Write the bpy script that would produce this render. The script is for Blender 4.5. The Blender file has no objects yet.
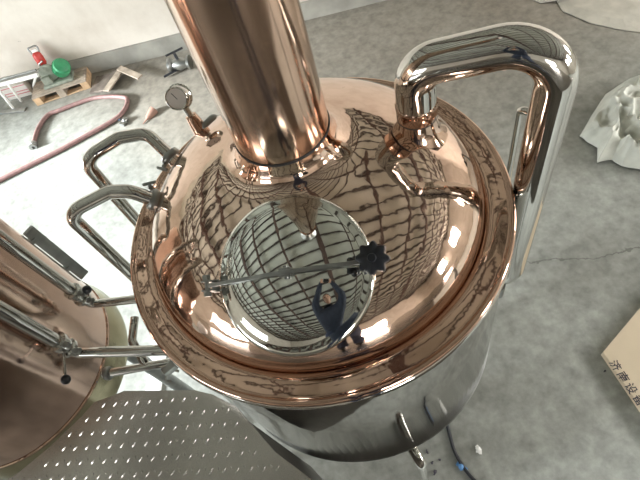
import bpy, bmesh, math, random
from mathutils import Vector, Matrix, noise
random.seed(7)
S = bpy.context.scene
COL = S.collection
PI = math.pi
V = Vector
FZ = -2.6                                   # workshop floor; z = 0 is the kettle rim

# ------------------------------------------------------------ camera
# nadir of the photograph at pixel (440, 560), focal length 500 px
def cam_axes(f=500.0, nx=440, ny=560):
    down = V((nx-320, ny-240, f)).normalized()
    up = -down
    fw = (V((0, 0, 1)) - down*down.z).normalized()
    rt = fw.cross(up)
    return rt, fw, up
RT, FW, UP = cam_axes()
CAM = V((-0.0083, -1.0423, 1.3283))
cd = bpy.data.cameras.new('camera'); cam = bpy.data.objects.new('camera', cd); COL.objects.link(cam)
cx = V((RT.x, FW.x, UP.x)); cy = -V((RT.y, FW.y, UP.y)); cz = -V((RT.z, FW.z, UP.z))
M = Matrix((cx, cy, cz)).transposed().to_4x4(); M.translation = CAM
cam.matrix_world = M
cd.sensor_width = 36; cd.lens = 500/640*36; cd.clip_start = .02; cd.clip_end = 100
S.camera = cam
def at(px, py, z):
    """the point of the level z that the photograph shows at pixel px, py"""
    r = V((px-320, py-240, 500.0)); d = V((r.dot(RT), r.dot(FW), r.dot(UP)))
    return CAM + d*((z-CAM.z)/d.z)

# ------------------------------------------------------------ light
S.view_settings.view_transform = 'Standard'; S.view_settings.look = 'None'
S.view_settings.gamma = 1; S.view_settings.exposure = 0.08
w = bpy.data.worlds.new('world'); S.world = w; w.use_nodes = True
w.node_tree.nodes['Background'].inputs[0].default_value = (.8, .9, 1, 1)
w.node_tree.nodes['Background'].inputs[1].default_value = .5
def area(name, loc, target, sx, sy, power, color=(1, 1, 1)):
    l = bpy.data.lights.new(name, 'AREA'); l.shape = 'RECTANGLE'; l.size = sx; l.size_y = sy
    l.energy = power; l.color = color
    o = bpy.data.objects.new(name, l); COL.objects.link(o); o.location = loc
    o.rotation_euler = (V(target)-V(loc)).to_track_quat('-Z', 'Y').to_euler()
    return o
area('doorway_daylight', (-7.9, 2.6, -1.1), (-2.5, 2.4, -2.2), 3.8, 2.6, 420, (.93, .98, 1))
sl = bpy.data.lights.new('sun', 'SUN'); sl.energy = 27; sl.angle = math.radians(12); sl.color = (.93, .98, 1)
so = bpy.data.objects.new('sun', sl); COL.objects.link(so); so.rotation_euler = V((1, .03, -.37)).to_track_quat('-Z', 'Y').to_euler()
for k_, wy_ in enumerate((-6.6, -3.2, .4)):
    area('window_daylight_%d' % k_, (9.7, wy_, .9), (0, wy_*.4+.6, -2.0), 1.3, 1.5, 330, (1, .98, .95))
area('window_daylight_left', (-7.9, -3.4, .6), (0, -.6, -.6), 3.2, 1.5, 130, (.95, .99, 1))
area('front_window_daylight', (1.5, -9.7, .4), (0, -.6, -1), 2.2, 1.2, 230, (1, .99, .96))

# ------------------------------------------------------------ materials
def new_mat(name):
    m = bpy.data.materials.new(name); m.use_nodes = True
    return m, m.node_tree, m.node_tree.nodes['Principled BSDF']
def nd(t, kind, **kw):
    n = t.nodes.new(kind)
    for k, v in kw.items():
        if k in n.inputs: n.inputs[k].default_value = v
        else: setattr(n, k, v)
    return n
def mat(name, color, rough=.5, metal=0., var=.0, vscale=8., bump=0., bscale=20., color2=None, detail=4., spec=None):
    m, t, b = new_mat(name)
    b.inputs['Roughness'].default_value = rough; b.inputs['Metallic'].default_value = metal
    if spec is not None: b.inputs['Specular IOR Level'].default_value = spec
    c = (*color, 1)
    tc = nd(t, 'ShaderNodeTexCoord')
    n = nd(t, 'ShaderNodeTexNoise', Scale=vscale, Detail=detail)
    t.links.new(tc.outputs['Object'], n.inputs['Vector'])
    r = nd(t, 'ShaderNodeValToRGB')
    c2 = color2 or tuple(x*(1-var) for x in color)
    r.color_ramp.elements[0].position = .35; r.color_ramp.elements[0].color = (*c2, 1)
    r.color_ramp.elements[1].position = .65; r.color_ramp.elements[1].color = c
    t.links.new(n.outputs['Fac'], r.inputs['Fac']); t.links.new(r.outputs['Color'], b.inputs['Base Color'])
    if bump:
        n2 = nd(t, 'ShaderNodeTexNoise', Scale=bscale, Detail=3.)
        t.links.new(tc.outputs['Object'], n2.inputs['Vector'])
        bp = nd(t, 'ShaderNodeBump', Strength=1.0, Distance=bump)
        t.links.new(n2.outputs['Fac'], bp.inputs['Height']); t.links.new(bp.outputs['Normal'], b.inputs['Normal'])
    return m
copper = mat('polished_copper', (.80, .60, .49), .05, 1, .05, 5, .0030, 7.0, detail=1)
copper_ring = mat('polished_copper_ring', (.72, .49, .38), .07, 1, .08, 5, .0022, 9.0, detail=1)
copper_stack = mat('brushed_copper', (.70, .50, .39), .13, 1, .12, 9, .0005, 9, detail=2)
copper_old = mat('satin_copper', (.84, .62, .52), .14, 1, .12, 6, .0007, 14)
steel = mat('polished_steel', (.66, .65, .62), .06, 1, .04, 6, .0003, 9)
steel_body = mat('mirror_steel_sheet', (.44, .42, .385), .06, 1, .1, 3, .0012, 5)
steel_cover = mat('mirror_steel_cover', (.72, .73, .69), .035, 1, .03, 4, .0006, 9, detail=1)
steel_dull = mat('dull_steel', (.42, .43, .42), .32, 1, .25, 14, .0006, 40)
brassy = mat('yellowed_steel', (.62, .58, .40), .2, 1, .2, 7, .0008, 16)
black = mat('black_plastic', (.018, .02, .026), .35, 0, .2, 30)
rubber = mat('black_gasket', (.02, .018, .018), .6)
blue = mat('blue_plastic', (.04, .12, .45), .4)
red = mat('red_enamel', (.62, .06, .05), .42, 0, .2, 20)
green = mat('green_enamel', (.05, .33, .15), .42, 0, .25, 12)
greygreen = mat('dusty_grey_enamel', (.30, .33, .27), .6, 0, .35, 18)
wood = mat('raw_pallet_wood', (.46, .38, .30), .8, 0, .4, 9, .002, 30)
woodend = mat('fresh_wood', (.62, .42, .25), .8, 0, .3, 15)
hose_m = mat('brown_rubber_hose', (.26, .15, .14), .55, 0, .25, 20)
white_paint = mat('white_paint', (.85, .85, .82), .5, 0, .12, 8)
card = mat('cream_cardboard', (.62, .52, .38), .8, 0, .06, 6, .0004, 60)
ink = mat('dark_ink', (.05, .045, .06), .8)
cloth_m = mat('grey_white_cloth', (.60, .61, .55), .9, 0, .15, 9, .002, 60)
sheet_m = mat('dusty_plastic_sheet', (.50, .48, .42), .7, 0, .2, 6, .003, 30)
dial = mat('dial_face', (.85, .80, .76), .6, 0, .05, 10)
jacket = mat('navy_jacket', (.025, .035, .06), .8, 0, .3, 14)
jeans = mat('blue_jeans', (.06, .08, .14), .85, 0, .3, 14)
skin_m = mat('skin', (.62, .38, .27), .55)
hair_m = mat('black_hair', (.012, .01, .01), .6)
camera_m = mat('black_camera_body', (.015, .015, .016), .4)
plank_grey = mat('weathered_planks', (.22, .18, .15), .85, 0, .45, 7, .002, 30)
beam_m = mat('rusty_beam_paint', (.085, .05, .038), .8, 0, .4, 4)
purlin_m = mat('dark_purlin', (.06, .045, .038), .85, 0, .4, 4)
plinth_m = mat('grey_cement_render', (.36, .35, .31), .9, 0, .3, 3, .004, 20)
magenta = mat('dull_red_stripe', (.42, .12, .14), .7)

def floor_mat():
    m, t, b = new_mat('stained_concrete')
    b.inputs['Roughness'].default_value = .62
    tc = nd(t, 'ShaderNodeTexCoord')
    def noise_n(s, d=6., src=None):
        n = nd(t, 'ShaderNodeTexNoise', Scale=s, Detail=d, Roughness=.62)
        t.links.new(src or tc.outputs['Object'], n.inputs['Vector']); return n
    r = nd(t, 'ShaderNodeValToRGB'); n1 = noise_n(.9)
    e = r.color_ramp.elements
    e[0].position = .36; e[0].color = (.245, .250, .225, 1); e[1].position = .68; e[1].color = (.36, .375, .345, 1)
    t.links.new(n1.outputs['Fac'], r.inputs['Fac'])
    n2 = noise_n(11, 8.)
    r2 = nd(t, 'ShaderNodeValToRGB'); r2.color_ramp.elements[0].position = .3; r2.color_ramp.elements[0].color = (.64, .64, .64, 1)
    r2.color_ramp.elements[1].position = .7; r2.color_ramp.elements[1].color = (1.12, 1.12, 1.12, 1)
    t.links.new(n2.outputs['Fac'], r2.inputs['Fac'])
    mx = nd(t, 'ShaderNodeMix', data_type='RGBA', blend_type='MULTIPLY'); mx.inputs[0].default_value = 1
    t.links.new(r.outputs['Color'], mx.inputs[6]); t.links.new(r2.outputs['Color'], mx.inputs[7])
    # brown dust stain lying across the far half of the floor
    n3 = noise_n(.45, 3.)
    r3 = nd(t, 'ShaderNodeValToRGB'); r3.color_ramp.elements[0].position = .45; r3.color_ramp.elements[0].color = (0, 0, 0, 1)
    r3.color_ramp.elements[1].position = .6; r3.color_ramp.elements[1].color = (.5, .5, .5, 1)
    t.links.new(n3.outputs['Fac'], r3.inputs['Fac'])
    # a crack wandering to the right of the kettle
    sep = nd(t, 'ShaderNodeSeparateXYZ'); t.links.new(tc.outputs['Object'], sep.inputs[0])
    nw = noise_n(5, 4.)
    def math_n(op, a, bb=None, c=None):
        n = nd(t, 'ShaderNodeMath', operation=op)
        for i, x in enumerate((a, bb, c)):
            if x is None: continue
            if isinstance(x, (int, float)): n.inputs[i].default_value = x
            else: t.links.new(x, n.inputs[i])
        return n.outputs[0]
    far = math_n('MULTIPLY_ADD', n3.outputs['Fac'], 2.6, -1.3)
    far = math_n('ADD', math_n('MULTIPLY_ADD', sep.outputs[1], .55, -.75), math_n('ADD', far, math_n('MULTIPLY', math_n('MINIMUM', math_n('ADD', sep.outputs[0], .6), 0), .9)))
    far = math_n('MULTIPLY', math_n('MINIMUM', math_n('MAXIMUM', far, 0), 1), .62)
    brown = nd(t, 'ShaderNodeMix', data_type='RGBA', blend_type='MULTIPLY'); brown.inputs[0].default_value = 1
    brown.inputs[7].default_value = (.235, .195, .15, 1); t.links.new(r2.outputs['Color'], brown.inputs[6])
    mb = nd(t, 'ShaderNodeMix', data_type='RGBA', blend_type='MIX')
    t.links.new(far, mb.inputs[0]); t.links.new(mx.outputs[2], mb.inputs[6]); t.links.new(brown.outputs[2], mb.inputs[7])
    line = math_n('MULTIPLY_ADD', sep.outputs[0], -.28, 1.115)
    d = math_n('SUBTRACT', sep.outputs[1], line)
    d = math_n('ADD', d, math_n('MULTIPLY', math_n('SUBTRACT', nw.outputs['Fac'], .5), .22))
    d = math_n('ABSOLUTE', d)
    inx = math_n('MULTIPLY', math_n('GREATER_THAN', sep.outputs[0], 1.3), math_n('LESS_THAN', d, .007))
    mc = nd(t, 'ShaderNodeMix', data_type='RGBA'); mc.inputs[7].default_value = (.09, .09, .08, 1)
    t.links.new(math_n('MULTIPLY', inx, .7), mc.inputs[0]); t.links.new(mb.outputs[2], mc.inputs[6])
    t.links.new(mc.outputs[2], b.inputs['Base Color'])
    bp = nd(t, 'ShaderNodeBump', Strength=.5, Distance=.004); t.links.new(n2.outputs['Fac'], bp.inputs['Height'])
    t.links.new(bp.outputs['Normal'], b.inputs['Normal'])
    return m
floor_m = floor_mat()

def wall_mat():
    m, t, b = new_mat('peeling_cream_paint'); b.inputs['Roughness'].default_value = .85
    tc = nd(t, 'ShaderNodeTexCoord')
    n = nd(t, 'ShaderNodeTexNoise', Scale=1.3, Detail=8., Roughness=.65); t.links.new(tc.outputs['Object'], n.inputs['Vector'])
    r = nd(t, 'ShaderNodeValToRGB'); e = r.color_ramp.elements
    e[0].position = .3; e[0].color = (.60, .54, .47, 1); e[1].position = .6; e[1].color = (.74, .69, .62, 1)
    t.links.new(n.outputs['Fac'], r.inputs['Fac'])
    n2 = nd(t, 'ShaderNodeTexNoise', Scale=4, Detail=9., Roughness=.7); t.links.new(tc.outputs['Object'], n2.inputs['Vector'])
    r2 = nd(t, 'ShaderNodeValToRGB'); r2.color_ramp.elements[0].position = .66; r2.color_ramp.elements[0].color = (0, 0, 0, 1)
    r2.color_ramp.elements[1].position = .70; r2.color_ramp.elements[1].color = (1, 1, 1, 1)
    t.links.new(n2.outputs['Fac'], r2.inputs['Fac'])
    mx = nd(t, 'ShaderNodeMix', data_type='RGBA'); mx.inputs[7].default_value = (.38, .34, .29, 1)
    t.links.new(r2.outputs['Color'], mx.inputs[0]); t.links.new(r.outputs['Color'], mx.inputs[6])
    t.links.new(mx.outputs[2], b.inputs['Base Color'])
    return m
wall_m = wall_mat()
roof_m = mat('pale_roof_sheeting', (.60, .61, .54), .8, 0, .12, 2)

# ------------------------------------------------------------ helpers
def tag(o, label=None, cat=None, group=None, kind=None):
    if label: o['label'] = label
    if cat: o['category'] = cat
    if group: o['group'] = group
    if kind: o['kind'] = kind
    return o
def link(name, bm, m, parent=None, smooth=40):
    me = bpy.data.meshes.new(name)
    bmesh.ops.recalc_face_normals(bm, faces=bm.faces[:])
    bm.to_mesh(me); bm.free()
    me.materials.append(m)
    if smooth:
        for p in me.polygons: p.use_smooth = True
        try: me.set_sharp_from_angle(angle=math.radians(smooth))
        except Exception: pass
    o = bpy.data.objects.new(name, me); COL.objects.link(o)
    if parent:
        o.parent = parent
        o.matrix_parent_inverse = Matrix.Translation(-V(parent.location)) if parent.type == 'EMPTY' else Matrix()
    return o
def empty(name, loc=(0, 0, 0)):
    o = bpy.data.objects.new(name, None); COL.objects.link(o); o.location = loc; o.empty_display_size = .05
    return o
def box(bm, c, s, rot=None, bevel=0):
    m = Matrix.Translation(V(c)) @ (rot.to_4x4() if rot else Matrix()) @ Matrix.Diagonal((*s, 1))
    r = bmesh.ops.create_cube(bm, size=1, matrix=m)
    if bevel:
        es = list({e for v in r['verts'] for e in v.link_edges})
        bmesh.ops.bevel(bm, geom=es, offset=bevel, segments=2, affect='EDGES', profile=.6)
def Rz(a): return Matrix.Rotation(a, 3, 'Z')
def align(d): return V(d).normalized().to_track_quat('Z', 'Y').to_matrix()
def lathe(bm, prof, loc=(0, 0, 0), axis=(0, 0, 1), seg=48, lobes=None):
    """prof: (r, z) pairs; r = 0 closes the end"""
    R = align(axis); L = V(loc); rings = []
    for r, z in prof:
        if r < 1e-6: rings.append([bm.verts.new(L + R @ V((0, 0, z)))])
        else:
            ring = []
            for i in range(seg):
                a = 2*PI*i/seg; k = r*(1 if not lobes else 1+lobes[1]*math.cos(lobes[0]*a))
                ring.append(bm.verts.new(L + R @ V((k*math.cos(a), k*math.sin(a), z))))
            rings.append(ring)
    for A, B in zip(rings, rings[1:]):
        for i in range(seg):
            j = (i+1) % seg
            if len(A) == 1 and len(B) == 1: continue
            if len(A) == 1: bm.faces.new((A[0], B[i], B[j]))
            elif len(B) == 1: bm.faces.new((A[i], A[j], B[0]))
            else: bm.faces.new((A[i], A[j], B[j], B[i]))
def fillet(pts, rad, n=8):
    pts = [V(p) for p in pts]; out = [pts[0]]
    for a, b, c in zip(pts, pts[1:], pts[2:]):
        u = (a-b); w2 = (c-b); lu, lw = u.length, w2.length; u.normalize(); w2.normalize()
        ang = u.angle(w2)
        if ang > PI-.02: out.append(b); continue
        t = min(rad/math.tan(ang/2), lu*.48, lw*.48); r = t*math.tan(ang/2)
        bis = (u+w2).normalized(); cen = b + bis*(r/math.sin(ang/2))
        p0 = b+u*t; p1 = b+w2*t; v0 = p0-cen; v1 = p1-cen; full = v0.angle(v1)
        for i in range(n+1):
            k = i/n; out.append(cen + (v0*math.sin((1-k)*full) + v1*math.sin(k*full))/math.sin(full))
    out.append(pts[-1]); return out
def sweep(bm, path, r, seg=16, caps=True, wall=0):
    path = [V(p) for p in path]; rs = r if isinstance(r, (list, tuple)) else [r]*len(path)
    t0 = (path[1]-path[0]).normalized(); up = V((0, 0, 1)) if abs(t0.z) < .9 else V((1, 0, 0))
    nrm = t0.cross(up).normalized(); prev = t0; rings = []
    for i, p in enumerate(path):
        if i == 0: t = t0
        elif i == len(path)-1: t = (path[i]-path[i-1]).normalized()
        else: t = ((path[i+1]-p).normalized()+(p-path[i-1]).normalized()).normalized()
        q = prev.rotation_difference(t); nrm = (q @ nrm).normalized(); prev = t
        bn = t.cross(nrm)
        rings.append([bm.verts.new(p + (nrm*math.cos(2*PI*k/seg)+bn*math.sin(2*PI*k/seg))*rs[i]) for k in range(seg)])
    for A, B in zip(rings, rings[1:]):
        for k in range(seg): bm.faces.new((A[k], A[(k+1) % seg], B[(k+1) % seg], B[k]))
    if caps:
        bm.faces.new(rings[0]); bm.faces.new(rings[-1][::-1])
def tube(name, pts, r, m, parent=None, rad=.05, seg=20, n=8):
    bm = bmesh.new(); sweep(bm, fillet(pts, rad, n), r, seg); return link(name, bm, m, parent)
def prism(bm, poly, z0, z1):
    a = [bm.verts.new((x, y, z0)) for x, y in poly]; b = [bm.verts.new((x, y, z1)) for x, y in poly]
    bm.faces.new(a[::-1]); bm.faces.new(b); n = len(poly)
    for i in range(n): bm.faces.new((a[i], a[(i+1) % n], b[(i+1) % n], b[i]))
def disc_part(name, loc, axis, prof, m, parent, seg=32, lobes=None):
    bm = bmesh.new(); lathe(bm, prof, loc, axis, seg, lobes); return link(name, bm, m, parent)

# ------------------------------------------------------------ the hall
X0, X1, Y0 = -8.2, 10.0, -10.0
CEIL = 2.55
wd = V((1, -.2)).normalized()                       # the back wall runs a little askew
def wy(x, off=0): return 5.25 - .2*x + off
bm = bmesh.new(); prism(bm, [(X0, Y0), (X1, Y0), (X1, wy(X1)+.1), (X0, wy(X0)+.1)], FZ-.1, FZ)
tag(link('floor', bm, floor_m, smooth=0), kind='structure')
bm = bmesh.new(); prism(bm, [(X0, wy(X0)), (X1, wy(X1)), (X1, wy(X1)+.2), (X0, wy(X0)+.2)], FZ, CEIL)
tag(link('wall_back', bm, wall_m, smooth=0), kind='structure')
bm = bmesh.new(); prism(bm, [(X0, wy(X0)-.03), (X1, wy(X1)-.03), (X1, wy(X1)), (X0, wy(X0))], FZ, FZ+.25)
tag(link('baseboard_back', bm, plinth_m, smooth=0), kind='structure')
bm = bmesh.new(); prism(bm, [(X0, Y0-.2), (X1, Y0-.2), (X1, Y0), (X0, Y0)], FZ, CEIL)
tag(link('wall_front', bm, wall_m, smooth=0), kind='structure')
def side_wall(name, x0, x1, holes, ylo, yhi):
    """wall slab along y with rectangular openings (ya, yb, za, zb)"""
    bm = bmesh.new(); ys = ylo
    for ya, yb, za, zb in sorted(holes):
        box(bm, ((x0+x1)/2, (ys+ya)/2, (FZ+CEIL)/2), (x1-x0, ya-ys, CEIL-FZ))
        if za > FZ+.01: box(bm, ((x0+x1)/2, (ya+yb)/2, (FZ+za)/2), (x1-x0, yb-ya, za-FZ))
        box(bm, ((x0+x1)/2, (ya+yb)/2, (zb+CEIL)/2), (x1-x0, yb-ya, CEIL-zb)); ys = yb
    box(bm, ((x0+x1)/2, (ys+yhi)/2, (FZ+CEIL)/2), (x1-x0, yhi-ys, CEIL-FZ))
    return tag(link(name, bm, wall_m, smooth=0), kind='structure')
side_wall('wall_left', X0-.2, X0, [(.1, 4.9, FZ, .35), (-5.0, -1.8, -.15, 1.35)], Y0, wy(X0))
side_wall('wall_right', X1, X1+.2, [(-7.25, -5.95, .15, 1.65), (-3.85, -2.55, .15, 1.65), (-.25, 1.05, .15, 1.65)], Y0, wy(X1))
for k, (x, ya, yb, za, zb) in enumerate([(X0-.1, -5.0, -1.8, -.15, 1.35), (X1+.1, -7.25, -5.95, .15, 1.65), (X1+.1, -3.85, -2.55, .15, 1.65), (X1+.1, -.25, 1.05, .15, 1.65)]):
    bm = bmesh.new(); ym, zm = (ya+yb)/2, (za+zb)/2
    for y in (ya+.03, ym, yb-.03): box(bm, (x, y, zm), (.06, .05, zb-za))
    for z in (za+.03, zm, zb-.03): box(bm, (x, ym, z), (.05, yb-ya, .05))
    tag(link('window_%d' % (k+1), bm, white_paint, smooth=0), kind='structure')
bm = bmesh.new(); prism(bm, [(X0, Y0), (X1, Y0), (X1, wy(X1)), (X0, wy(X0))], CEIL, CEIL+.1)
tag(link('ceiling', bm, roof_m, smooth=0), kind='structure')
# roof timbers: close purlins one way, deeper beams the other
rot = math.radians(8); k = 0
for i in range(36):
    bm = bmesh.new(); y = -9.8 + i*.42
    box(bm, (.9, y, CEIL-.04), (18.1, .055, .075)); k += 1
    tag(link('trim_%d' % k, bm, purlin_m, smooth=0), kind='structure')
for i in range(16):
    bm = bmesh.new(); x = -7.8 + i*1.15; th = .15 if i % 3 == 1 else .05
    box(bm, (x, -2.5, CEIL-.13), (th, 14.8, .1)); k += 1
    tag(link('trim_%d' % k, bm, beam_m, smooth=0), kind='structure')

# ------------------------------------------------------------ the kettle
def dome_z(r): return .30*max(0, 1-(r/.56)**2.2)**.6
kettle = tag(empty('brew_kettle', (0, 0, FZ)), 'large round kettle with mirror copper dome, rolled copper rim and steel body', 'brewing kettle')
bm = bmesh.new()
pr = [(.135, .375), (.137, .35), (.145, .325), (.162, .303), (.19, dome_z(.19))]
r = .22
while r < .56: pr.append((r, dome_z(r))); r += .02 if r < .5 else .006
pr += [(.56, -.004), (.56, -.03)]
lathe(bm, pr, seg=128); link('dome', bm, copper, kettle, 60)
bm = bmesh.new()
pr = [(.558, -.014), (.562, -.004), (.568, .001), (.585, .002), (.605, -.001), (.625, -.004), (.634, -.004), (.637, -.001)]
pr += [(.640+.012*math.sin(a), -.012+.012*math.cos(a)) for a in [i*PI/10 for i in range(0, 11)]]
pr += [(.635, -.026)]
lathe(bm, pr, seg=128); link('rim_ring', bm, copper_ring, kettle, 60)
bm = bmesh.new()
lathe(bm, [(.628, -.02), (.648, -.026), (.654, -.038), (.650, -.05), (.636, -.056)], seg=128)
link('steel_lip', bm, steel, kettle, 60)
bm = bmesh.new()
lathe(bm, [(.55, -.04), (.640, -.05), (.645, -.96), (.635, -.98), (.5, -1.03), (.3, -1.08), (0, -1.1)], seg=128)
link('body', bm, steel_body, kettle, 30)
bm = bmesh.new(); lathe(bm, [(.6445, -.946), (.6485, -.948), (.6485, -.954), (.6445, -.956)], seg=128)
link('weld_seam', bm, steel_dull, kettle)
for x, y in ((.44, -.10), (-.44, -.10), (.28, .40), (-.28, .40)):
    bm = bmesh.new(); sweep(bm, [(x, y, -1.02), (x, y, FZ+.01)], .045, 20); lathe(bm, [(0, 0), (.09, 0), (.09, .012), (0, .012)], (x, y, FZ), seg=24)
    link('leg', bm, steel_dull, kettle)
bm = bmesh.new(); lathe(bm, [(.126, .374), (.135, .374), (.1362, .377), (.1362, .380), (.135, .383), (.126, .383)], seg=64)
link('stack_gasket', bm, rubber, kettle)
bm = bmesh.new(); lathe(bm, [(.12, .383), (.1335, .384), (.1335, CEIL-.5), (.12, CEIL-.5)], seg=96)
for z in (1.45,): lathe(bm, [(.134, z), (.15, z), (.15, z+.03), (.134, z+.03)], seg=64)
link('copper_stack', bm, copper_stack, kettle, 50)
bm = bmesh.new(); lathe(bm, [(.134, CEIL-.5), (.2, CEIL-.45), (.2, CEIL-.18), (.134, CEIL-.18)], seg=48)
link('stack_collar', bm, steel_dull, kettle, 50)
# collar that carries the vapour pipe
NK = V((.380, -.03, 0)); NZ = .315
bm = bmesh.new()
lathe(bm, [(.088, .19), (.072, .212), (.062, .235), (.0575, .262), (.0565, NZ-.045)], (NK.x, NK.y, 0), seg=48)
link('pipe_neck', bm, copper, kettle, 60)
bm = bmesh.new(); lathe(bm, [(.055, NZ-.046), (.0578, NZ-.046), (.0578, NZ-.041), (.055, NZ-.041)], (NK.x, NK.y, 0), seg=48)
link('neck_joint', bm, rubber, kettle)
# copper stub for the thermometer and pad handle
g0 = V((-.268, .385, .140)); gax = V((-.12, .22, .95)).normalized()
bm = bmesh.new(); lathe(bm, [(.036, -.03), (.030, .0), (.024, .05), (.020, .075), (.012, .078)], g0, gax, 32)
link('thermometer_socket', bm, copper_ring, kettle)
tube('lifting_pad', [(-.250, .375, .15), (-.250, .378, .172), (-.205, .405, .172), (-.205, .41, .14)], .012, steel_dull, kettle, .015)
# manway
mc = V((-.098, -.357, .215)); md = V((-.175, -.385, .905)).normalized()
mx_ = align(md)
# bar direction: towards image left/right
bdir = (at(371, 262, .3)-at(203, 288, .24)); bdir = (bdir - md*bdir.dot(md)).normalized()
sdir = md.cross(bdir)
bm = bmesh.new(); lathe(bm, [(.178, -.12), (.178, -.012), (.188, -.004), (.188, .006), (.175, .008)], mc, md, 96)
link('manway_collar', bm, steel, kettle, 50)
bm = bmesh.new()
rc = .40; prof = [(.192, .004), (.201, .010), (.204, .018), (.200, .027), (.190, .033), (.180, .035)]
z180 = math.sqrt(rc*rc-.176**2)
for i in range(12):
    rr = .174*(1-i/11); prof.append((rr, .038 + math.sqrt(rc*rc-rr*rr)-z180))
lathe(bm, [(a*1.03, b_) for a, b_ in prof], mc, md, 96)
cover = link('manway_cover', bm, steel_cover, kettle, 60); cover['label'] = 'round mirror steel manway cover'
ctop = mc + md*(.038+rc-z180)
pl = mc - bdir*.232; prr = mc + bdir*.218
bm = bmesh.new()
p0 = pl + md*.045; p1 = ctop + md*.028; p2 = prr + md*.075
for a, b_ in ((p0, p1), (p1, p2)):
    d = (b_-a); rr = Matrix((d.normalized(), sdir, d.normalized().cross(sdir))).transposed()
    box(bm, (a+b_)/2, (d.length+.006, .011, .008), rr, .002)
bar = link('clamp_bar', bm, steel_dull, cover); bar['label'] = 'flat steel clamp bar across the cover'
bm = bmesh.new()
rb = Matrix((bdir, sdir, md)).transposed()
box(bm, ctop+md*.012, (.03, .022, .03), rb, .003); sweep(bm, [ctop+md*.014-sdir*.016, ctop+md*.014+sdir*.016], .006, 12)
box(bm, ctop+md*.02+bdir*.014, (.016, .012, .014), rb, .003)
link('bar_pivot', bm, steel_dull, cover)
bm = bmesh.new()
for s in (-1, 1): box(bm, pl+md*.02+sdir*.012*s, (.026, .005, .07), rb, .002)
sweep(bm, [pl+md*.045-sdir*.022, pl+md*.045+sdir*.022], .006, 12)
lathe(bm, [(0, -.006), (.011, -.006), (.011, .006), (0, .006)], pl+md*.045-sdir*.022, sdir, 6)
lathe(bm, [(0, -.006), (.011, -.006), (.011, .006), (0, .006)], pl+md*.045+sdir*.022, sdir, 6)
box(bm, pl+md*.0+bdir*.012, (.03, .035, .02), rb, .003)
link('hinge_bracket', bm, steel_dull, cover)
kb = prr+md*.02
bm = bmesh.new(); sweep(bm, [kb, kb+md*.085], .007, 12); box(bm, kb-bdir*.008, (.035, .022, .02), rb, .003)
link('swing_bolt', bm, steel_dull, cover)
bm = bmesh.new(); lathe(bm, [(0, .0), (.022, .0), (.034, .007), (.037, .018), (.034, .029), (.026, .033), (0, .034)], kb+md*.082, md, 64, (8, .12))
lathe(bm, [(0, .034), (.011, .034), (.009, .039), (0, .04)], kb+md*.082, md, 24)
lathe(bm, [(0, -.012), (.014, -.012), (.014, .001), (0, .001)], kb+md*.082, md, 24)
kn = link('star_knob', bm, black, cover); kn['label'] = 'black eight-lobed plastic knob'

# ------------------------------------------------------------ steel vapour pipe on the right
VX, VY = .672, -.215
vp = tag(empty('vapour_pipe', (VX, VY, -.62)), 'thick chrome pipe rising from dome, bending over and dropping outside the rim', 'pipe')
bm = bmesh.new()
pth = fillet([(NK.x, NK.y, NZ-.0), (NK.x, NK.y, .445), (VX, VY, .54), (VX, VY, -.58), (VX-.11, VY+.03, -.60)], .112, 12)
sweep(bm, pth, [.0565-.0065*min(1, i_/max(1, len(pth)-4)) for i_ in range(len(pth))], 40); link('pipe_run', bm, steel, vp, 60)
bm = bmesh.new(); lathe(bm, [(.054, NZ-.041), (.0585, NZ-.040), (.0585, NZ-.006), (.0600, NZ-.004), (.0600, NZ+.004), (.0555, NZ+.006)], (NK.x, NK.y, 0), seg=48)
cc = link('pipe_collar', bm, copper_ring, vp, 40); cc['label'] = 'copper collar at the foot of the pipe'
bm = bmesh.new(); sweep(bm, [(VX-.055, VY-.035, -.60), (VX-.055, VY-.035, -.68)], .018, 16); link('drain_stub', bm, steel_dull, vp)
# thin tube with a black knob beside it
tp = at(520, 113, .12); b0 = V((.79, .07))
tt = tag(empty('sight_tube', (b0.x, b0.y, -.55)), 'thin bent steel tube with black knob behind the thick chrome pipe', 'tube')
tube('tube_run', [(b0.x, b0.y, -.55), (b0.x, b0.y, .02), (b0.x+.035, b0.y-.07, .02)], .0135, steel, tt, .022)
disc_part('knob', (b0.x+.022, b0.y-.046, .02), (.45, -.9, 0), [(0, -.004), (.02, -.004), (.022, .006), (.018, .018), (0, .02)], black, tt, 24, (6, .1))
bm = bmesh.new(); box(bm, (b0.x-.06, b0.y-.02, -.53), (.14, .02, .03), Rz(.25)); link('bracket', bm, steel_dull, tt)

# ------------------------------------------------------------ steel pipes on the left
def clamp(parent, p, ax, r, wing=None, m=None):
    bm = bmesh.new(); lathe(bm, [(r*.98, -.011), (r*1.45, -.011), (r*1.6, -.004), (r*1.6, .004), (r*1.45, .011), (r*.98, .011)], p, ax, 28)
    c = link('clamp', bm, m or steel_dull, parent)
    if wing is not None:
        bm = bmesh.new(); q = V(p)+V(wing)*r*1.5; wv = V(wing).normalized()
        sweep(bm, [q, q+wv*.03], .005, 10); t = V(ax).normalized()
        box(bm, q+wv*.026, (.046, .012, .010), align(wv).to_3x3(), .003)
        bmesh.ops.create_icosphere(bm, subdivisions=2, radius=.009, matrix=Matrix.Translation(q+wv*.012))
        link('wing_nut', bm, m or steel_dull, c)
    return c
pa = tag(empty('steam_pipe', (-.658, .394, -.45)), 'steel pipe arching off the dome beside the thermometer, then dropping', 'pipe')
A = [V((-.385, .325, .085)), V((-.452, .43, .185)), V((-.55, .44, .20)), V((-.685, .395, .20)), V((-.685, .395, -.42)), V((-.53, .28, -.45))]
tube('pipe_run', A, .0235, steel, pa, .055)
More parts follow.
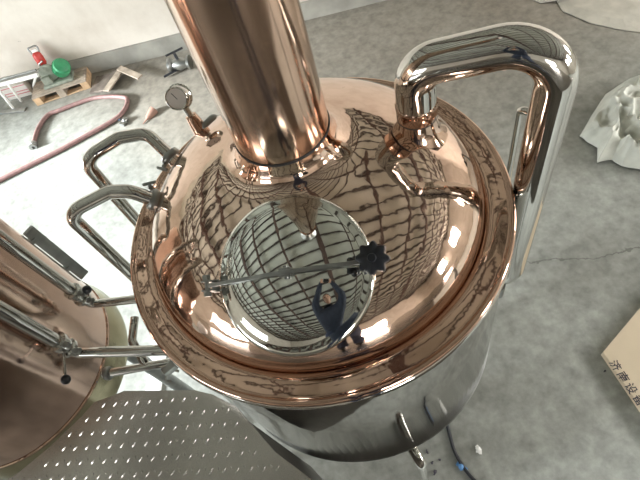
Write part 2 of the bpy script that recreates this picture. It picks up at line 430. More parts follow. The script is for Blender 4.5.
clamp(pa, A[0]+(A[1]-A[0])*.30, A[1]-A[0], .0235, (-.6, -.65, -.1))
pb = tag(empty('steam_pipe', (-.75, .185, -.45)), 'steel pipe arching off the dome left of the manway, nearest the second column', 'pipe')
B = [V((-.462, .165, .10)), V((-.535, .185, .185)), V((-.60, .21, .19)), V((-.752, .185, .19)), V((-.752, .185, -.42)), V((-.58, .12, -.45))]
tube('pipe_run', B, .0235, steel, pb, .055)
clamp(pb, B[0]+(B[1]-B[0])*.3, B[1]-B[0], .0235, (.1, .7, .5))
# neck flares on the dome
for P, Q in ((A[0], A[1]), (B[0], B[1])):
    bm = bmesh.new(); d = Q-P; lathe(bm, [(.045, -.035), (.033, -.012), (.027, .012), (.025, .03)], P, d, 32)
    link('pipe_neck', bm, copper, kettle)

def valve_pipe(x, y, zb, r, bend, label, lever):
    t = tag(empty('supply_pipe', (x, y, zb)), label, 'pipe')
    cx2, cy2 = -1.49, .2; d = V((cx2-x, cy2-y)).normalized()
    tube('riser', [(x+d.x*.3, y+d.y*.3, .455), (x+d.x*.3, y+d.y*.3, .60), (x, y, .60), (x, y, zb+.10)], r, steel, t, .07)
    bm = bmesh.new(); lathe(bm, [(r*.9, .0), (r*1.5, .0), (r*1.5, .014), (r*1.15, .018), (r*1.3, .028), (r*1.3, .045), (r*1.15, .055), (r*1.5, .06), (r*1.5, .075), (r*.9, .078)], (x, y, zb+.03), seg=28)
    vv = link('valve', bm, steel, t, 30)
    for zz in (.037, .098):
        bm = bmesh.new(); box(bm, (x+r*1.5, y-r*1.1, zb+zz), (.028, .02, .016), Rz(-.5), .003); sweep(bm, [(x+r*1.2, y-r*1.5, zb+zz), (x+r*2.2, y-r*.9, zb+zz)], .004, 8)
        link('clamp_bolt', bm, steel_dull, vv)
    q = V((x, y, zb+.066)); e = q+V(lever)
    bm = bmesh.new(); sweep(bm, [q, q+V(lever)*.35, e], [.009, .006, .005], 10); h = link('lever', bm, steel, vv)
    bm = bmesh.new(); bmesh.ops.create_icosphere(bm, subdivisions=3, radius=.0175, matrix=Matrix.Translation(e)); link('lever_ball', bm, blue if len(bend) > 1 and r > .023 else black, h)
    tube('outlet', [(x, y, zb+.035), (x, y, zb-.02)] + list(bend), r*.8, steel, t, .035)
    return t
valve_pipe(-.965, .163, -.27, .022, [(-.66, .075, -.29)], 'slim steel riser with black-tipped valve, elbowed towards the kettle', (.055, -.015, .03))
valve_pipe(-1.03, -.03, -.27, .0255, [(-.65, -.165, -.29)], 'steel riser with blue ball-tipped valve lever, elbowed towards the kettle', (-.0, -.13, -.02))
lp = tag(empty('drain_pipe', (-.95, -.1, -.42)), 'low horizontal steel pipe with tee and small valve under the kettle rim', 'pipe')
tube('pipe_run', [(-1.0, -.085, -.42), (-.62, -.16, -.42)], .017, steel, lp)
clamp(lp, (-.70, -.144, -.42), (1, -.2, 0), .017)
clamp(lp, (-.98, -.089, -.42), (1, -.2, 0), .017)
tube('tee_branch', [(-.82, -.12, -.42), (-.86, -.0, -.40), (-.84, .10, -.40)], .017, steel, lp, .03)
vb = tube('valve', [(-.69, -.147, -.42), (-.69, -.147, -.36)], .012, steel_dull, lp)
tube('valve_handle', [(-.69, -.147, -.36), (-.70, -.20, -.355), (-.67, -.22, -.355)], .005, steel, vb, .01)
bm = bmesh.new(); box(bm, (-.680, -.225, -.30), (.05, .03, .03), Rz(.4), .004); sweep(bm, [(-.69, -.232, -.30), (-.71, -.25, -.33), (-.695, -.26, -.34)], .006, 8)
tag(link('sample_cock', bm, steel_dull), 'tiny steel sampling cock on the kettle side just above the platform', 'valve')
# drain pipe below the body
dp = tag(empty('overflow_pipe', (.07, -.72, FZ)), 'upright steel pipe with elbow at the kettle foot, cut by lower frame edge', 'pipe')
ez = -.985
tube('pipe_run', [(.04, -.60, ez), (.06, -.705, ez), (.06, -.705, FZ+.012)], .024, steel, dp, .04)
disc_part('foot_flange', (.06, -.705, FZ), (0, 0, 1), [(0, 0), (.06, 0), (.06, .012), (0, .012)], steel_dull, dp)

# thermometer
th = tag(empty('dial_thermometer', g0+gax*.075), 'round chrome dial thermometer on the copper socket at back of dome', 'thermometer')
fax = V((-.22, -.80, .50)).normalized(); gc = g0+gax*.15
bm = bmesh.new(); sweep(bm, [g0+gax*.07, g0+gax*.11], .012, 16); link('stem', bm, steel, th)
bm = bmesh.new(); lathe(bm, [(0.0000, -0.0264), (0.0264, -0.0264), (0.0299, -0.0229), (0.0422, -0.0194), (0.0440, -0.0141), (0.0405, -0.0106), (0.0378, -0.0070), (0.0374, 0.0194), (0.0387, 0.0229), (0.0361, 0.0255), (0.0339, 0.0238), (0.0339, 0.0176)], gc, fax, 48)
link('case', bm, steel, th, 40)
disc_part('dial_face', gc, fax, [(.0338, .018), (0, .0188)], dial, th, 40)
bm = bmesh.new(); f1 = fax.cross(V((0, 0, 1))).normalized(); f2 = f1.cross(fax)
box(bm, gc+fax*.0196+(f1*.4+f2*.6)*.014, (.0022, .026, .0008), Matrix((f1*.83-f2*.55, f1*.55+f2*.83, fax)).transposed())
link('needle', bm, ink, th)
bm = bmesh.new(); lathe(bm, [(0, -.045), (.012, -.045), (.012, -.03), (0, -.03)], gc+f1*.02, fax, 16); link('adjuster', bm, steel_dull, th)

# ------------------------------------------------------------ second vessel on the left
KX, KY = -1.49, .20
col2 = tag(empty('copper_column', (KX, KY, FZ)), 'tall copper-clad cylinder at left frame edge with yellowed steel base', 'brewing vessel')
bm = bmesh.new(); lathe(bm, [(.40, -.55), (.447, -.55), (.447, .36), (.43, .40), (.33, .45), (.18, .48), (0, .49)], (KX, KY, 0), seg=128); link('cladding', bm, copper_old, col2, 40)
bm = bmesh.new(); lathe(bm, [(.445, -.545), (.452, -.547), (.452, -.556), (.445, -.558)], (KX, KY, 0), seg=128); link('seam_ring', bm, copper_ring, col2)
bm = bmesh.new(); lathe(bm, [(.40, -.556), (.452, -.558), (.458, -.60), (.470, -.66), (.462, -.70), (.3, -.78), (0, -.8)], (KX, KY, 0), seg=128); link('base_ring', bm, brassy, col2, 40)
for a in (45, 165, 285):
    x, y = KX+.3*math.cos(math.radians(a)), KY+.3*math.sin(math.radians(a))
    bm = bmesh.new(); sweep(bm, [(x, y, -.74), (x, y, FZ)], .04, 16); link('leg', bm, steel_dull, col2)
q = at(92, 276, -.5)
rl = V((q.x-KX, q.y-KY)); 
bm = bmesh.new(); rp = at(84, 268, -.5); rp = V((KX, KY, 0)) + V((rp.x-KX, rp.y-KY, 0)).normalized()*.478
box(bm, (rp.x, rp.y, -.33), (.05, .02, .40), Rz(math.atan2(rp.y-KY, rp.x-KX)), .004)
for z in (-.42, -.18):
    mid = V(((rp.x*.62+KX*.38), (rp.y*.62+KY*.38)))
    box(bm, (mid.x, mid.y, z), ((V((rp.x, rp.y))-V((KX, KY))).length*.72, .03, .02), Rz(math.atan2(rp.y-KY, rp.x-KX)))
rail = link('mounting_rail', bm, steel_dull, col2); rail['label'] = 'flat grey steel rail standing off the column'

# ------------------------------------------------------------ checker plate platform
PZ = -.19
arc2 = [(-.80, -.298), (-.85, -.300), (-.905, -.298), (-.95, -.33), (-1.063, -.392), (-1.165, -.435), (-1.30, -.47), (-1.5, -.49), (-1.7, -.47), (-1.95, -.38)]
arc1 = [(-.436, -.487), (-.415, -.53), (-.392, -.576), (-.351, -.656), (-.267, -.763), (-.15, -.875), (.0, -.96), (.2, -1.03), (.45, -1.08), (.8, -1.1)]
poly = arc2[::-1] + [(-.56, -.385), (-.505, -.42)] + arc1 + [(2.1, -1.12), (2.1, -4.6), (-3.0, -4.6), (-3.0, -.30), (-2.0, -.30)]  # front and right reach enlarged out of view to shade the floor
platform = tag(empty('platform', (-.8, -1.4, FZ)), 'steel checker-plate walkway with curved cut-outs around both copper vessels', 'platform')
bm = bmesh.new(); prism(bm, poly, PZ-.006, PZ)
def inside(x, y):
    c = False; n = len(poly)
    for i in range(n):
        x1, y1 = poly[i]; x2, y2 = poly[(i+1) % n]
        if (y1 > y) != (y2 > y) and x < (x2-x1)*(y-y1)/(y2-y1)+x1: c = not c
    return c
u = V((.039, -.0115)); v = V((-.021, -.039))
o0 = V((-.679, -.379))
for i in range(-50, 60):
    for j in range(-6, 34):
        p = o0 + u*i + v*j
        if not (-1.9 < p.x < .9 and -1.75 < p.y < -.28): continue
        if any(not inside(p.x+dx, p.y+dy) for dx, dy in ((.02, 0), (-.02, 0), (0, .02), (0, -.02))): continue
        for (ox, oy, a, L, W) in ((0, 0, .72, .017, .0055), (-.016, .012, 1.75, .009, .0045)):
            c = V((p.x+ox, p.y+oy)); d = V((math.cos(a), math.sin(a))); n_ = V((-d.y, d.x))
            vs = [bm.verts.new((*(c+d*s*L/2*k1+n_*t_*W/2*k1), PZ+h)) for k1, h in ((1, 0), (.55, .0022)) for s, t_ in ((-1, -.4), (0, -1), (1, -.4), (1, .4), (0, 1), (-1, .4))]
            bm.faces.new(vs[6:12])
            for q_ in range(6): bm.faces.new((vs[q_], vs[(q_+1) % 6], vs[6+(q_+1) % 6], vs[6+q_]))
plate_m = mat('galvanised_plate', (.60, .57, .54), .24, 1, .18, 5, .0006, 25)
link('checker_plate', bm, plate_m, platform, 0)
shade_m = mat('dark_shade_sheet', (.22, .20, .18), .4, .8, .3, 6)
for cv in (arc2[2:], arc1[1:]):  # added panels hidden below the cut-outs, darkening the gaps and vessel reflections
    bm = bmesh.new(); P = [V(p) for p in cv]; Q = []
    for k_, p in enumerate(P):
        d = (P[min(k_+1, len(P)-1)]-P[max(k_-1, 0)]).normalized(); n_ = V((d.y, -d.x)); n_ = n_ if n_.y < 0 else -n_
        P[k_] = p+n_*.003; Q.append(p+n_*.015)
    prism(bm, [tuple(p) for p in P]+[tuple(p) for p in Q[::-1]], -1.15, PZ-.006)
    link('shade_panel', bm, shade_m, platform, 0)
bm = bmesh.new()
for a, b_ in (((-3.0, -4.57), (2.1, -4.57)), ((-2.97, -4.54), (-2.97, -.4)), ((2.07, -4.54), (2.07, -1.2)), ((-1.0, -4.54), (-1.0, -.55)), ((0, -4.54), (0, -1.15))):
    a, b_ = V(a), V(b_); d = b_-a; box(bm, (*((a+b_)/2), PZ-.046), (d.length, .05, .08), Rz(math.atan2(d.y, d.x)))
link('frame', bm, steel_dull, platform, 0)
for x, y in ((-2.9, -4.5), (2.0, -4.5), (-2.9, -.5), (2.0, -1.35), (-1.0, -.9), (-.1, -1.5), (-.1, -4.5)):
    bm = bmesh.new(); box(bm, (x, y, (PZ-.08+FZ)/2), (.07, .07, PZ-.08-FZ)); link('post', bm, steel_dull, platform, 0)

# ------------------------------------------------------------ far floor: pallet, tools, planks
def f(px, py, z=FZ): return at(px, py, z)
# pallet
pz = FZ
a0 = f(38, 106); a1 = f(91, 88); ang = math.atan2(a1.y-a0.y, a1.x-a0.x); L = (a1-a0).length
pal = tag(empty('wooden_pallet', a0), 'small raw wooden pallet carrying the green machine near the wall', 'pallet')
ex = V((math.cos(ang), math.sin(ang), 0)); ey = V((-ex.y, ex.x, 0))
def pb_(c, s, m, name): bm = bmesh.new(); box(bm, c, s, Rz(ang), .004); return link(name, bm, m, pal, 0)
Dp = .34
for k_ in (0, 1, 2):
    c = a0+ex*(L*(.06+.44*k_))+ey*Dp/2+V((0, 0, .055)); pb_(c, (.10, Dp, .11), woodend if k_ != 1 else wood, 'bearer')
for k_ in range(4): pb_(a0+ex*L/2+ey*(.04+k_*(Dp-.08)/3)+V((0, 0, .1215)), (L, .074, .022), wood, 'deck_board')
for k_ in (0, 1): pb_(a0+ex*L/2+ey*(.05+k_*(Dp-.1))+V((0, 0, .008)), (L, .09, .016), woodend, 'bottom_board')
# chop saw on pallet : green motor
def at_wall(px, py, off):
    """the point the photograph shows at px, py a given distance in front of the back wall"""
    r = V((px-320, py-240, 500.0)); d = V((r.dot(RT), r.dot(FW), r.dot(UP)))
    return CAM + d*((5.25-off-CAM.y+(-.2)*CAM.x)/(d.y+.2*d.x))
base = at(60, 81, FZ+.134); base.z = FZ+.134
saw = tag(empty('cut_off_saw', base), 'dusty grey cut-off saw with round green motor standing on the pallet', 'power tool')
bm = bmesh.new(); box(bm, base+V((0, 0, .02)), (.42, .20, .04), Rz(ang), .008); box(bm, base-ex*.12+V((0, 0, .09)), (.12, .14, .12), Rz(ang), .01); link('base_plate', bm, greygreen, saw)
bm = bmesh.new(); mc2 = base+ex*.13+V((0, 0, .17)); ma = (ex*.5-ey*.4+V((0, 0, .6)))
lathe(bm, [(0, -.12), (.07, -.115), (.10, -.07), (.108, .0), (.108, .05), (.095, .085), (.05, .10), (0, .105)], mc2, ma, 32)
for k_ in range(5): lathe(bm, [(.106, -.05+.022*k_), (.114, -.048+.022*k_), (.114, -.040+.022*k_), (.106, -.038+.022*k_)], mc2, ma, 32)
link('motor', bm, green, saw)
bm = bmesh.new(); lathe(bm, [(0, -.02), (.11, -.02), (.12, -.012), (.12, .012), (.11, .02), (0, .02)], base-ex*.05+V((0, 0, .165)), ey, 32); link('blade_guard', bm, greygreen, saw)
bm = bmesh.new(); sweep(bm, fillet([base-ex*.05+V((0, 0, .20)), base-ex*.10+V((0, 0, .31)), base-ex*.02+V((0, 0, .34))], .03), .012, 10); link('handle', bm, steel_dull, saw)
# red tool leaning on the wall
g1 = at_wall(45, 67, .16); g2 = at_wall(31, 46, .10); gd = (g2-g1).normalized(); gl = (g2-g1).length/.42
gr = tag(empty('power_tool', g1), 'red-bodied power tool with grey loop handle leaning on the wall behind the pallet', 'power tool')
bm = bmesh.new(); lathe(bm, [(a*gl, b_*gl) for a, b_ in [(0, .0), (.045, .0), (.06, .04), (.082, .08), (.086, .2), (.075, .27), (.04, .30), (0, .30)]], g1, gd, 32); link('housing', bm, red, gr)
bm = bmesh.new(); lathe(bm, [(a*gl, b_*gl) for a, b_ in [(0, -.16), (.05, -.15), (.06, -.05), (.05, .005), (0, .01)]], g1, gd, 20); link('gear_head', bm, steel_dull, gr)
hx = gd.cross(V((0, 1, 0))).normalized()
bm = bmesh.new(); tA = g1+gd*.28*gl; sweep(bm, fillet([tA-hx*.07*gl, tA-hx*.09*gl+gd*.12*gl, tA+hx*.09*gl+gd*.12*gl, tA+hx*.07*gl], .02), .016*gl, 10)
link('loop_handle', bm, steel_dull, gr)
bm = bmesh.new(); box(bm, tA+gd*.045*gl, (.10*gl, .03*gl, .05*gl), align(gd), .004); link('switch_block', bm, white_paint, gr)
# planks leaning low against the baseboard
for k_, (p, q_, wd_, m_, lb) in enumerate([
    ((94, 93), (101, 76), .13, plank_grey, 'grey weathered plank nearest the pallet'),
    ((98, 92), (109, 74), .12, plank_grey, 'second grey plank from the pallet in the pile'),
    ((102, 91), (117, 71), .11, plank_grey, 'middle grey plank of the pile by the wall'),
    ((106, 91), (123, 67), .10, wood, 'longest brown plank, topmost of the pile by the wall'),
    ((119, 68), (140, 77), .09, wood, 'short light board running to the right from the plank pile')]):
    z = FZ+.012+.023*k_
    A_, B_ = f(*p, z), f(*q_, z); d = B_-A_
    bm = bmesh.new(); box(bm, (A_+B_)/2, (d.length, wd_, .02), Rz(math.atan2(d.y, d.x)), .003)
    tag(link('plank', bm, m_, None, 0), lb, 'plank', 'planks piled by the wall')
# white frame trolley at the left edge
fr = tag(empty('white_frame', f(20, 100)), 'white steel tube frame standing by the wall at left frame edge', 'frame')
h = .42
def fb(p, q_, r_, z1=None, z2=None, nm='rail', m_=white_paint):
    bm = bmesh.new(); sweep(bm, [at(*p, FZ+(z1 if z1 is not None else h)), at(*q_, FZ+(z2 if z2 is not None else h))], r_, 12); return link(nm, bm, m_, fr)
fb((-12, 88), (38, 75), .026)
fb((8, 84), (21, 101), .018, h, .02, 'leg')
fb((-3, 88), (13, 108), .018, h, .02, 'leg')
fb((-8, 82), (36, 70), .016, h, h, 'rail', steel_dull)
fb((36, 75), (33, 88), .016, h, .02, 'leg')
for p in ((8, 112),):
    A_, B_ = f(0, 113), f(26, 110); d = B_-A_; bm = bmesh.new(); box(bm, (A_+B_)/2+V((0, 0, .01)), (d.length, .07, .02), Rz(math.atan2(d.y, d.x)), .004)
    tag(link('flat_bar', bm, steel_dull), 'flat grey metal bar lying on floor beside the white frame', 'metal bar')
# striped carton behind frame
A_, B_ = f(10, 100), f(33, 94); d = B_-A_; an = math.atan2(d.y, d.x)
ct = tag(empty('striped_carton', (A_+B_)/2), 'grey and red striped low carton behind the white frame', 'carton')
cn = (A_+B_)/2 + V((-math.sin(an), math.cos(an), 0))*.05
bm = bmesh.new(); box(bm, cn+V((0, 0, .10)), (d.length, .12, .20), Rz(an), .005); link('carton_body', bm, mat('grey_card', (.55, .52, .48), .8), ct, 0)
for zz in (.06, .10, .18):
    bm = bmesh.new(); box(bm, cn+V((0, 0, zz)), (d.length*.97, .126, .012), Rz(an)); link('stripe', bm, magenta, ct, 0)
# hose
hp = [(-30, 196), (0, 180), (30, 165), (60, 150), (82, 138), (102, 127), (118, 117), (126, 107), (127, 99), (122, 97), (110, 96.5), (94, 98), (78, 103), (60, 110), (48, 115), (39, 127), (35, 138), (33.5, 146)]
def catmull(P, n=5):
    P = [P[0]]+P+[P[-1]]; out = []
    for i in range(1, len(P)-2):
        for k1 in range(n):
            t = k1/n; a, b_, c, d = P[i-1], P[i], P[i+1], P[i+2]
            out.append(.5*((2*b_)+(c-a)*t+(2*a-5*b_+4*c-d)*t*t+(3*b_-a-3*c+d)*t**3))
    out.append(P[-2]); return out
hpts = catmull([f(x, y, FZ+.03) for x, y in hp])
ho = tag(empty('rubber_hose', hpts[-1]), 'brown rubber hose looping over the bright floor in front of the pallet', 'hose')
bm = bmesh.new(); sweep(bm, hpts, .028, 12); link('hose_run', bm, hose_m, ho)
bm = bmesh.new(); e_ = hpts[-1]; d_ = (hpts[-1]-hpts[-2]).normalized(); lathe(bm, [(.02, -.06), (.04, -.06), (.04, -.02), (.032, -.015), (.038, 0), (.05, .01), (.05, .035), (.02, .035)], e_, d_, 20)
link('coupling', bm, steel_dull, ho)
# clutter
def jumble(name, p, size, m_, label, cat, n=3, seed=1):
    rnd = random.Random(seed); bm = bmesh.new(); c = f(*p)
    for k1 in range(n):
        s = size*(.5+.5*rnd.random()); off = V((rnd.uniform(-1, 1), rnd.uniform(-1, 1), 0))*size*.5
        box(bm, c+off+V((0, 0, s*.25)), (s, s*.6, s*.5), Rz(rnd.uniform(0, 3)), s*.08)
    bmesh.ops.create_icosphere(bm, subdivisions=2, radius=size*.4, matrix=Matrix.Translation(c+V((0, 0, size*.3))))
    return tag(link(name, bm, m_), label, cat)
c = f(183, 70)
cl = tag(empty('pipe_valve', c), 'dark metal valve with rod handles on the floor by the wall, left of stack', 'valve')
bm = bmesh.new(); lathe(bm, [(0, -.15), (.09, -.15), (.09, -.12), (.055, -.10), (.085, 0), (.055, .10), (.09, .12), (.09, .15), (0, .15)], c+V((0, 0, .10)), (.9, -.3, 0), 24); link('valve_body', bm, steel_dull, cl)
bm = bmesh.new(); sweep(bm, [c+V((0, 0, .12)), c+V((0, 0, .26))], .02, 10); sweep(bm, [c+V((-.12, .02, .26)), c+V((.12, .06, .26))], .014, 8); link('handle', bm, black, cl)
bm = bmesh.new(); sweep(bm, [c+V((-.05, -.02, .05)), c+V((-.26, -.04, .03))], .016, 8); link('rod', bm, black, cl)
jumble('scrap_fitting', (126, 122), .09, steel_dull, 'small grey metal fitting on the white floor inside the hose bend', 'fitting', 4, 3)
jumble('plastic_scrap', (118, 119), .045, mat('pale_blue_plastic', (.25, .35, .5), .5), 'pale blue scrap beside the grey fitting on the bright floor', 'scrap', 5, 5)
bm = bmesh.new(); p0, p1 = f(143, 124, FZ+.012), f(154, 110, FZ+.03); sweep(bm, [p0, p0+(p1-p0)*.35, p0+(p1-p0)*.45, p1], [.006, .012, .035, .06], 10)
tag(link('paint_brush', bm, mat('brown_handle', (.28, .16, .12), .7)), 'brown wedge-shaped brush lying on floor left of thermometer', 'brush')
jumble('blue_clip', (461, 467), .05, mat('bright_blue', (.1, .25, .5), .5), 'small blue clip lying on the floor beside the dark cable', 'clip', 3, 8)
jumble('paper_scrap', (478, 449), .045, white_paint, 'small white scrap on the floor right of the dark cable', 'scrap', 3, 9)
jumble('dark_pebble', (605, 371), .018, ink, 'tiny dark speck on the floor by the cardboard box corner', 'pebble', 1, 4)
for p, s, sd, lb in (((427, 452), .02, 11, 'black grit lump nearest the kettle base'), ((432, 463), .02, 12, 'small black grit lump right beside the upright elbow pipe'), ((435, 472), .03, 13, 'largest black grit lump, nearest lower frame edge'), ((440, 460), .018, 14, 'black grit lump nearest the dark cable')):
    jumble('grit_lump', p, s, ink, lb, 'debris', 2, sd)['group'] = 'black grit below the kettle'
cpts = catmull([f(x, y, FZ+.012) for x, y in ((440, 400), (446, 420), (450, 436), (455, 452), (464, 468), (476, 482), (492, 496))])
bm = bmesh.new(); sweep(bm, cpts, .0125, 8); tag(link('cable', bm, black), 'dark cable curving over the floor out from under the kettle', 'cable')
A_, B_ = f(162, 340), f(152, 405); d = B_-A_; bm = bmesh.new(); box(bm, (A_+B_)/2+V((0, 0, .01)), (d.length, .14, .015), Rz(math.atan2(d.y, d.x)), .003)
tag(link('pale_strip', bm, white_paint), 'pale flat strip lying on the floor between column and platform edge', 'strip')

# ------------------------------------------------------------ cardboard box
bh = .06
c0 = at(603, 352, FZ+bh); e1 = (at(640, 308, FZ+bh)-c0).normalized(); e2 = (at(637, 402, FZ+bh)-c0).normalized()
bx = tag(empty('cardboard_box', (c0.x, c0.y, FZ)), 'flat cream cardboard carton with dark Chinese lettering at right frame edge', 'box')
bm = bmesh.new(); q_ = [c0, c0+e1*1.0, c0+e1*1.0+e2*1.1, c0+e2*.9]; prism(bm, [(p.x, p.y) for p in q_], FZ, FZ+bh)
link('carton', bm, card, bx, 0)
def text_mesh(name, s, size, M4, m_, parent, off=.0):
    cu = bpy.data.curves.new(name, 'FONT'); cu.body = s; cu.size = size; cu.extrude = .0006; cu.offset = off; cu.align_x = 'LEFT'
    o = bpy.data.objects.new(name, cu); COL.objects.link(o); dg = bpy.context.evaluated_depsgraph_get()
    me = bpy.data.meshes.new_from_object(o.evaluated_get(dg)); bpy.data.objects.remove(o)
    me.materials.clear(); me.materials.append(m_)
    r_ = bpy.data.objects.new(name, me); COL.objects.link(r_); me.transform(M4)
    r_.parent = parent; r_.matrix_parent_inverse = Matrix.Translation(-V(parent.location)); return r_
dirv = e2
nrm = V((0, 0, 1)); upv = nrm.cross(dirv)
inw = upv if upv.dot(e1) > 0 else -upv
org = at(606, 363, FZ+bh)
def basis(o, x, y, z): 
    m_ = Matrix((x, y, z)).transposed().to_4x4(); m_.translation = o; return m_
chars = '济南设备制造'
for k_, ch in enumerate(chars):
    t_ = text_mesh('lettering', ch, .075, basis(org+dirv*(.0+.088*k_)+inw*.02+nrm*.001, dirv, upv, nrm), ink, bx, .0006)

# ------------------------------------------------------------ cloths
def cloth(name, pts, hgt, freq, m_, label, cat, seed, base_z=FZ, rings=34, sub=10):
    P = [V((*f(x, y).xy, 0)) for x, y in pts]; c = sum(P, V())/len(P)
    B_ = []
    for i in range(len(P)):
        a, b_ = P[i], P[(i+1) % len(P)]
        for k1 in range(sub): B_.append(a+(b_-a)*k1/sub)
    bm = bmesh.new(); rr = []
    for j in range(1, rings+1):
        s = j/rings; ring = []
        for q_ in B_:
            p = c+(q_-c)*s
            e = V((p.x*freq, p.y*freq, seed)); wv = noise.noise_vector(e*.6)*.5
            n1 = 1-abs(noise.noise(e+wv))*2.2; n2 = 1-abs(noise.noise(e*2.1+wv))*2
            hh = hgt*min(1, (1-s)*3.0+.08)*(.35+.55*max(0, n1)+.22*n2)
            p2 = p + V((wv.x, wv.y, 0))*.07*(1-s*.4)
            ring.append(bm.verts.new((p2.x, p2.y, base_z+.006+max(0, hh))))
        rr.append(ring)
    cv = bm.verts.new((c.x, c.y, base_z+hgt*.6))
    n = len(B_)
    for i in range(n): bm.faces.new((cv, rr[0][i], rr[0][(i+1) % n]))
    for A2, B2 in zip(rr, rr[1:]):
        for i in range(n): bm.faces.new((A2[i], A2[(i+1) % n], B2[(i+1) % n], B2[i]))
    o = link(name, bm, m_, None, 0)
    for p in o.data.polygons: p.use_smooth = True
    sm = o.modifiers.new('thickness', 'SOLIDIFY'); sm.thickness = .004; sm.offset = 1
    return tag(o, label, cat)
cloth('crumpled_cloth', [(578, 138), (590, 118), (604, 96), (622, 84), (645, 78), (672, 86), (680, 130), (668, 175), (640, 172), (622, 168), (612, 162), (596, 165), (597, 150)], .26, 4.6, cloth_m, 'crumpled grey-white cloth heaped on the floor at right frame edge', 'cloth', 3.3, rings=60, sub=16)
cloth('plastic_sheet', [(520, -4), (540, 4), (556, 2), (562, 12), (590, 24), (618, 30), (650, 34), (700, 20), (680, -25), (600, -40), (540, -25)], .05, 1.7, sheet_m, 'flat dusty sheet spread on the floor at top right corner', 'sheet', 8.1)

# ------------------------------------------------------------ the photographer
person = tag(empty('person', (-.13, -1.75, PZ)), 'person in dark navy jacket and jeans standing on platform, holding up a camera', 'person')
def body(name, verts, edges, radii, m_, parent, levels=2, root=0):
    me = bpy.data.meshes.new(name); me.from_pydata([tuple(v_) for v_ in verts], edges, []); o = bpy.data.objects.new(name, me); COL.objects.link(o)
    s = o.modifiers.new('skin', 'SKIN'); s.use_smooth_shade = True
    for i, r_ in enumerate(radii):
        me.skin_vertices[0].data[i].radius = r_ if isinstance(r_, tuple) else (r_, r_)
        me.skin_vertices[0].data[i].use_root = (i == root)
    o.modifiers.new('sub', 'SUBSURF').levels = levels
    dg = bpy.context.evaluated_depsgraph_get(); m2 = bpy.data.meshes.new_from_object(o.evaluated_get(dg)); bpy.data.objects.remove(o)
    m2.materials.clear(); m2.materials.append(m_)
    for p in m2.polygons: p.use_smooth = True
    r_ = bpy.data.objects.new(name, m2); COL.objects.link(r_); r_.parent = parent; r_.matrix_parent_inverse = Matrix.Translation(-V(parent.location)); return r_
fwd = -cz; camb = CAM - fwd*.045                      # camera body sits just behind the lens
HL = camb - cx*.062 - cy*.01; HR = camb + cx*.062 - cy*.01
hp_ = V((-.14, -1.86, .56)); ch = V((-.13, -1.56, .92)); nk = V((-.12, -1.49, 1.05))
verts = [hp_, V((-.14, -1.77, .75)), ch, nk, V((-.12, -1.48, 1.11)),
         V((-.35, -1.50, .98)), V((-.34, -1.28, 1.06)), HL - fwd*.10 - cx*.03,
         V((.10, -1.50, .98)), V((.20, -1.28, 1.06)), HR - fwd*.10 + cx*.03,
         V((-.24, -1.85, .50)), V((-.26, -1.70, .16)), V((-.26, -1.84, -.11)), V((-.26, -1.74, -.15)),
         V((-.04, -1.85, .50)), V((-.02, -1.68, .16)), V((-.02, -1.80, -.11)), V((-.02, -1.70, -.15))]
edges = [(0, 1), (1, 2), (2, 3), (3, 4), (2, 5), (5, 6), (6, 7), (2, 8), (8, 9), (9, 10), (0, 11), (11, 12), (12, 13), (13, 14), (0, 15), (15, 16), (16, 17), (17, 18)]
rad_ = [(.21, .15), (.205, .15), (.235, .15), .075, .06, .10, .075, .040, .10, .075, .040, .10, .07, .05, .04, .10, .07, .05, .04]
bd = body('body', verts, edges, rad_, jacket, person); bd['label'] = 'dark navy jacketed figure'
bm = bmesh.new()
for v_ in (11, 15):
    bm = bmesh.new()
    sweep(bm, [verts[v_]+V((0, 0, .02)), verts[v_+1], verts[v_+2]-V((0, 0, -.02))], [.118, .085, .068], 24)
    link('jeans_leg', bm, jeans, person)
for v_ in (13, 17):
    bm = bmesh.new(); c_ = verts[v_]; bmesh.ops.create_uvsphere(bm, u_segments=20, v_segments=12, radius=1, matrix=Matrix.Translation((c_.x, c_.y+.07, PZ+.047)) @ Matrix.Diagonal((.048, .135, .045, 1)))
    link('shoe', bm, black, person)
hd = V((-.115, -1.40, 1.20)); Rh = Matrix.Rotation(math.radians(-12), 4, 'X')
Hm = Matrix.Translation(hd) @ Rh
bm = bmesh.new(); bmesh.ops.create_uvsphere(bm, u_segments=32, v_segments=24, radius=1)
for v_ in bm.verts:
    x, y, z = v_.co; jaw = 1-.28*max(0, -z)
    x2 = x*.075*jaw; y2 = y*.095; z2 = z*.118
    if y > 0: y2 *= 1-.10*abs(x)
    fr_ = max(0, y)
    y2 += .022*math.exp(-((x/.17)**2+((z+.12)/.2)**2))*(fr_ > .5)                       # nose
    for sx in (-1, 1): y2 -= .010*math.exp(-(((x-sx*.42)/.2)**2+((z-.06)/.14)**2))*(fr_ > .3)  # eye sockets
    y2 += .006*math.exp(-((x/.3)**2+((z+.48)/.08)**2))*(fr_ > .3)
    v_.co = (x2, y2, z2)
for sx in (-1, 1): bmesh.ops.create_uvsphere(bm, u_segments=12, v_segments=8, radius=1, matrix=Matrix.Translation((sx*.076, -.005, -.005)) @ Matrix.Diagonal((.010, .02, .03, 1)))
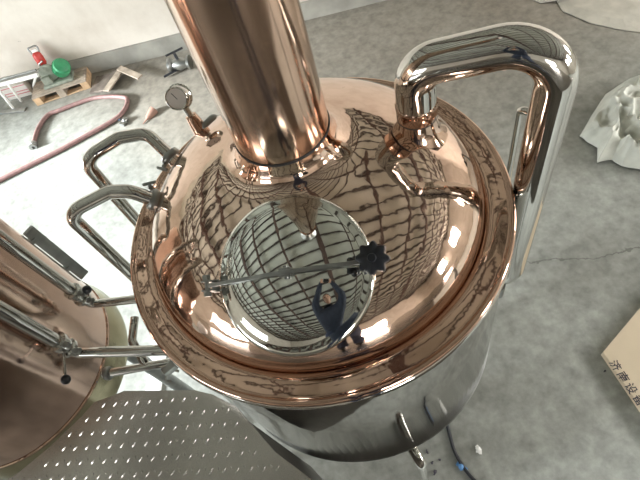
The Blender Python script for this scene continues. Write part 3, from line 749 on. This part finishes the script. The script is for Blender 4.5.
bmesh.ops.transform(bm, matrix=Hm, verts=bm.verts[:]); link('head', bm, skin_m, person)
for sx in (-1, 1):
    bm = bmesh.new(); bmesh.ops.create_uvsphere(bm, u_segments=12, v_segments=8, radius=.011, matrix=Hm @ Matrix.Translation((sx*.031, .080, .006)))
    link('eye', bm, ink, person)
bm = bmesh.new(); bmesh.ops.create_uvsphere(bm, u_segments=32, v_segments=20, radius=1)
for v_ in bm.verts:
    x, y, z = v_.co; k_ = 1 if not (y > .35 and z < .5) else .86
    v_.co = (x*.083*k_, y*.103*k_-.006, z*.124*k_+.008) if z > -.35 else (x*.07, y*.08-.015, z*.1)
bmesh.ops.transform(bm, matrix=Hm, verts=bm.verts[:]); link('hair', bm, hair_m, person)
# hands: palm and five fingers each
for sgn, H in ((-1, HL), (1, HR)):
    out = cx*sgn; wr = H - fwd*.10 + out*.03
    palm = H - fwd*.03 + out*.028
    vs = [wr, palm]; es = [(0, 1)]; rs = [.026, (.024, .034)]
    for i in range(4):
        b_ = palm + cy*(.028-.019*i) + fwd*.02; n_ = len(vs); ln = (.9, 1., .95, .75)[i]
        k1 = b_+fwd*.028*ln+out*.006; k2 = k1+fwd*.008-out*.022*ln; k3 = k2-out*.018*ln
        vs += [b_, k1, k2, k3]; es += [(1, n_), (n_, n_+1), (n_+1, n_+2), (n_+2, n_+3)]; rs += [.0095, .009, .008, .007]
    n_ = len(vs); t0_ = palm - cy*.026 - fwd*.005; vs += [t0_, t0_-out*.022-cy*.006, t0_-out*.045+cy*.004]; es += [(1, n_), (n_, n_+1), (n_+1, n_+2)]; rs += [.012, .0105, .009]
    hnd = body('hand', vs, es, rs, skin_m, person, 2)
bm = bmesh.new(); Rc = Matrix((cx, cy, cz)).transposed()
box(bm, camb-fwd*.018, (.105, .062, .03), Rc, .005); lathe(bm, [(.026, 0), (.026, .016), (.022, .02), (.020, .02)], camb-fwd*.003, fwd, 32)
tag(link('camera_body', bm, camera_m), 'small black compact camera held up in both hands above the kettle', 'camera')
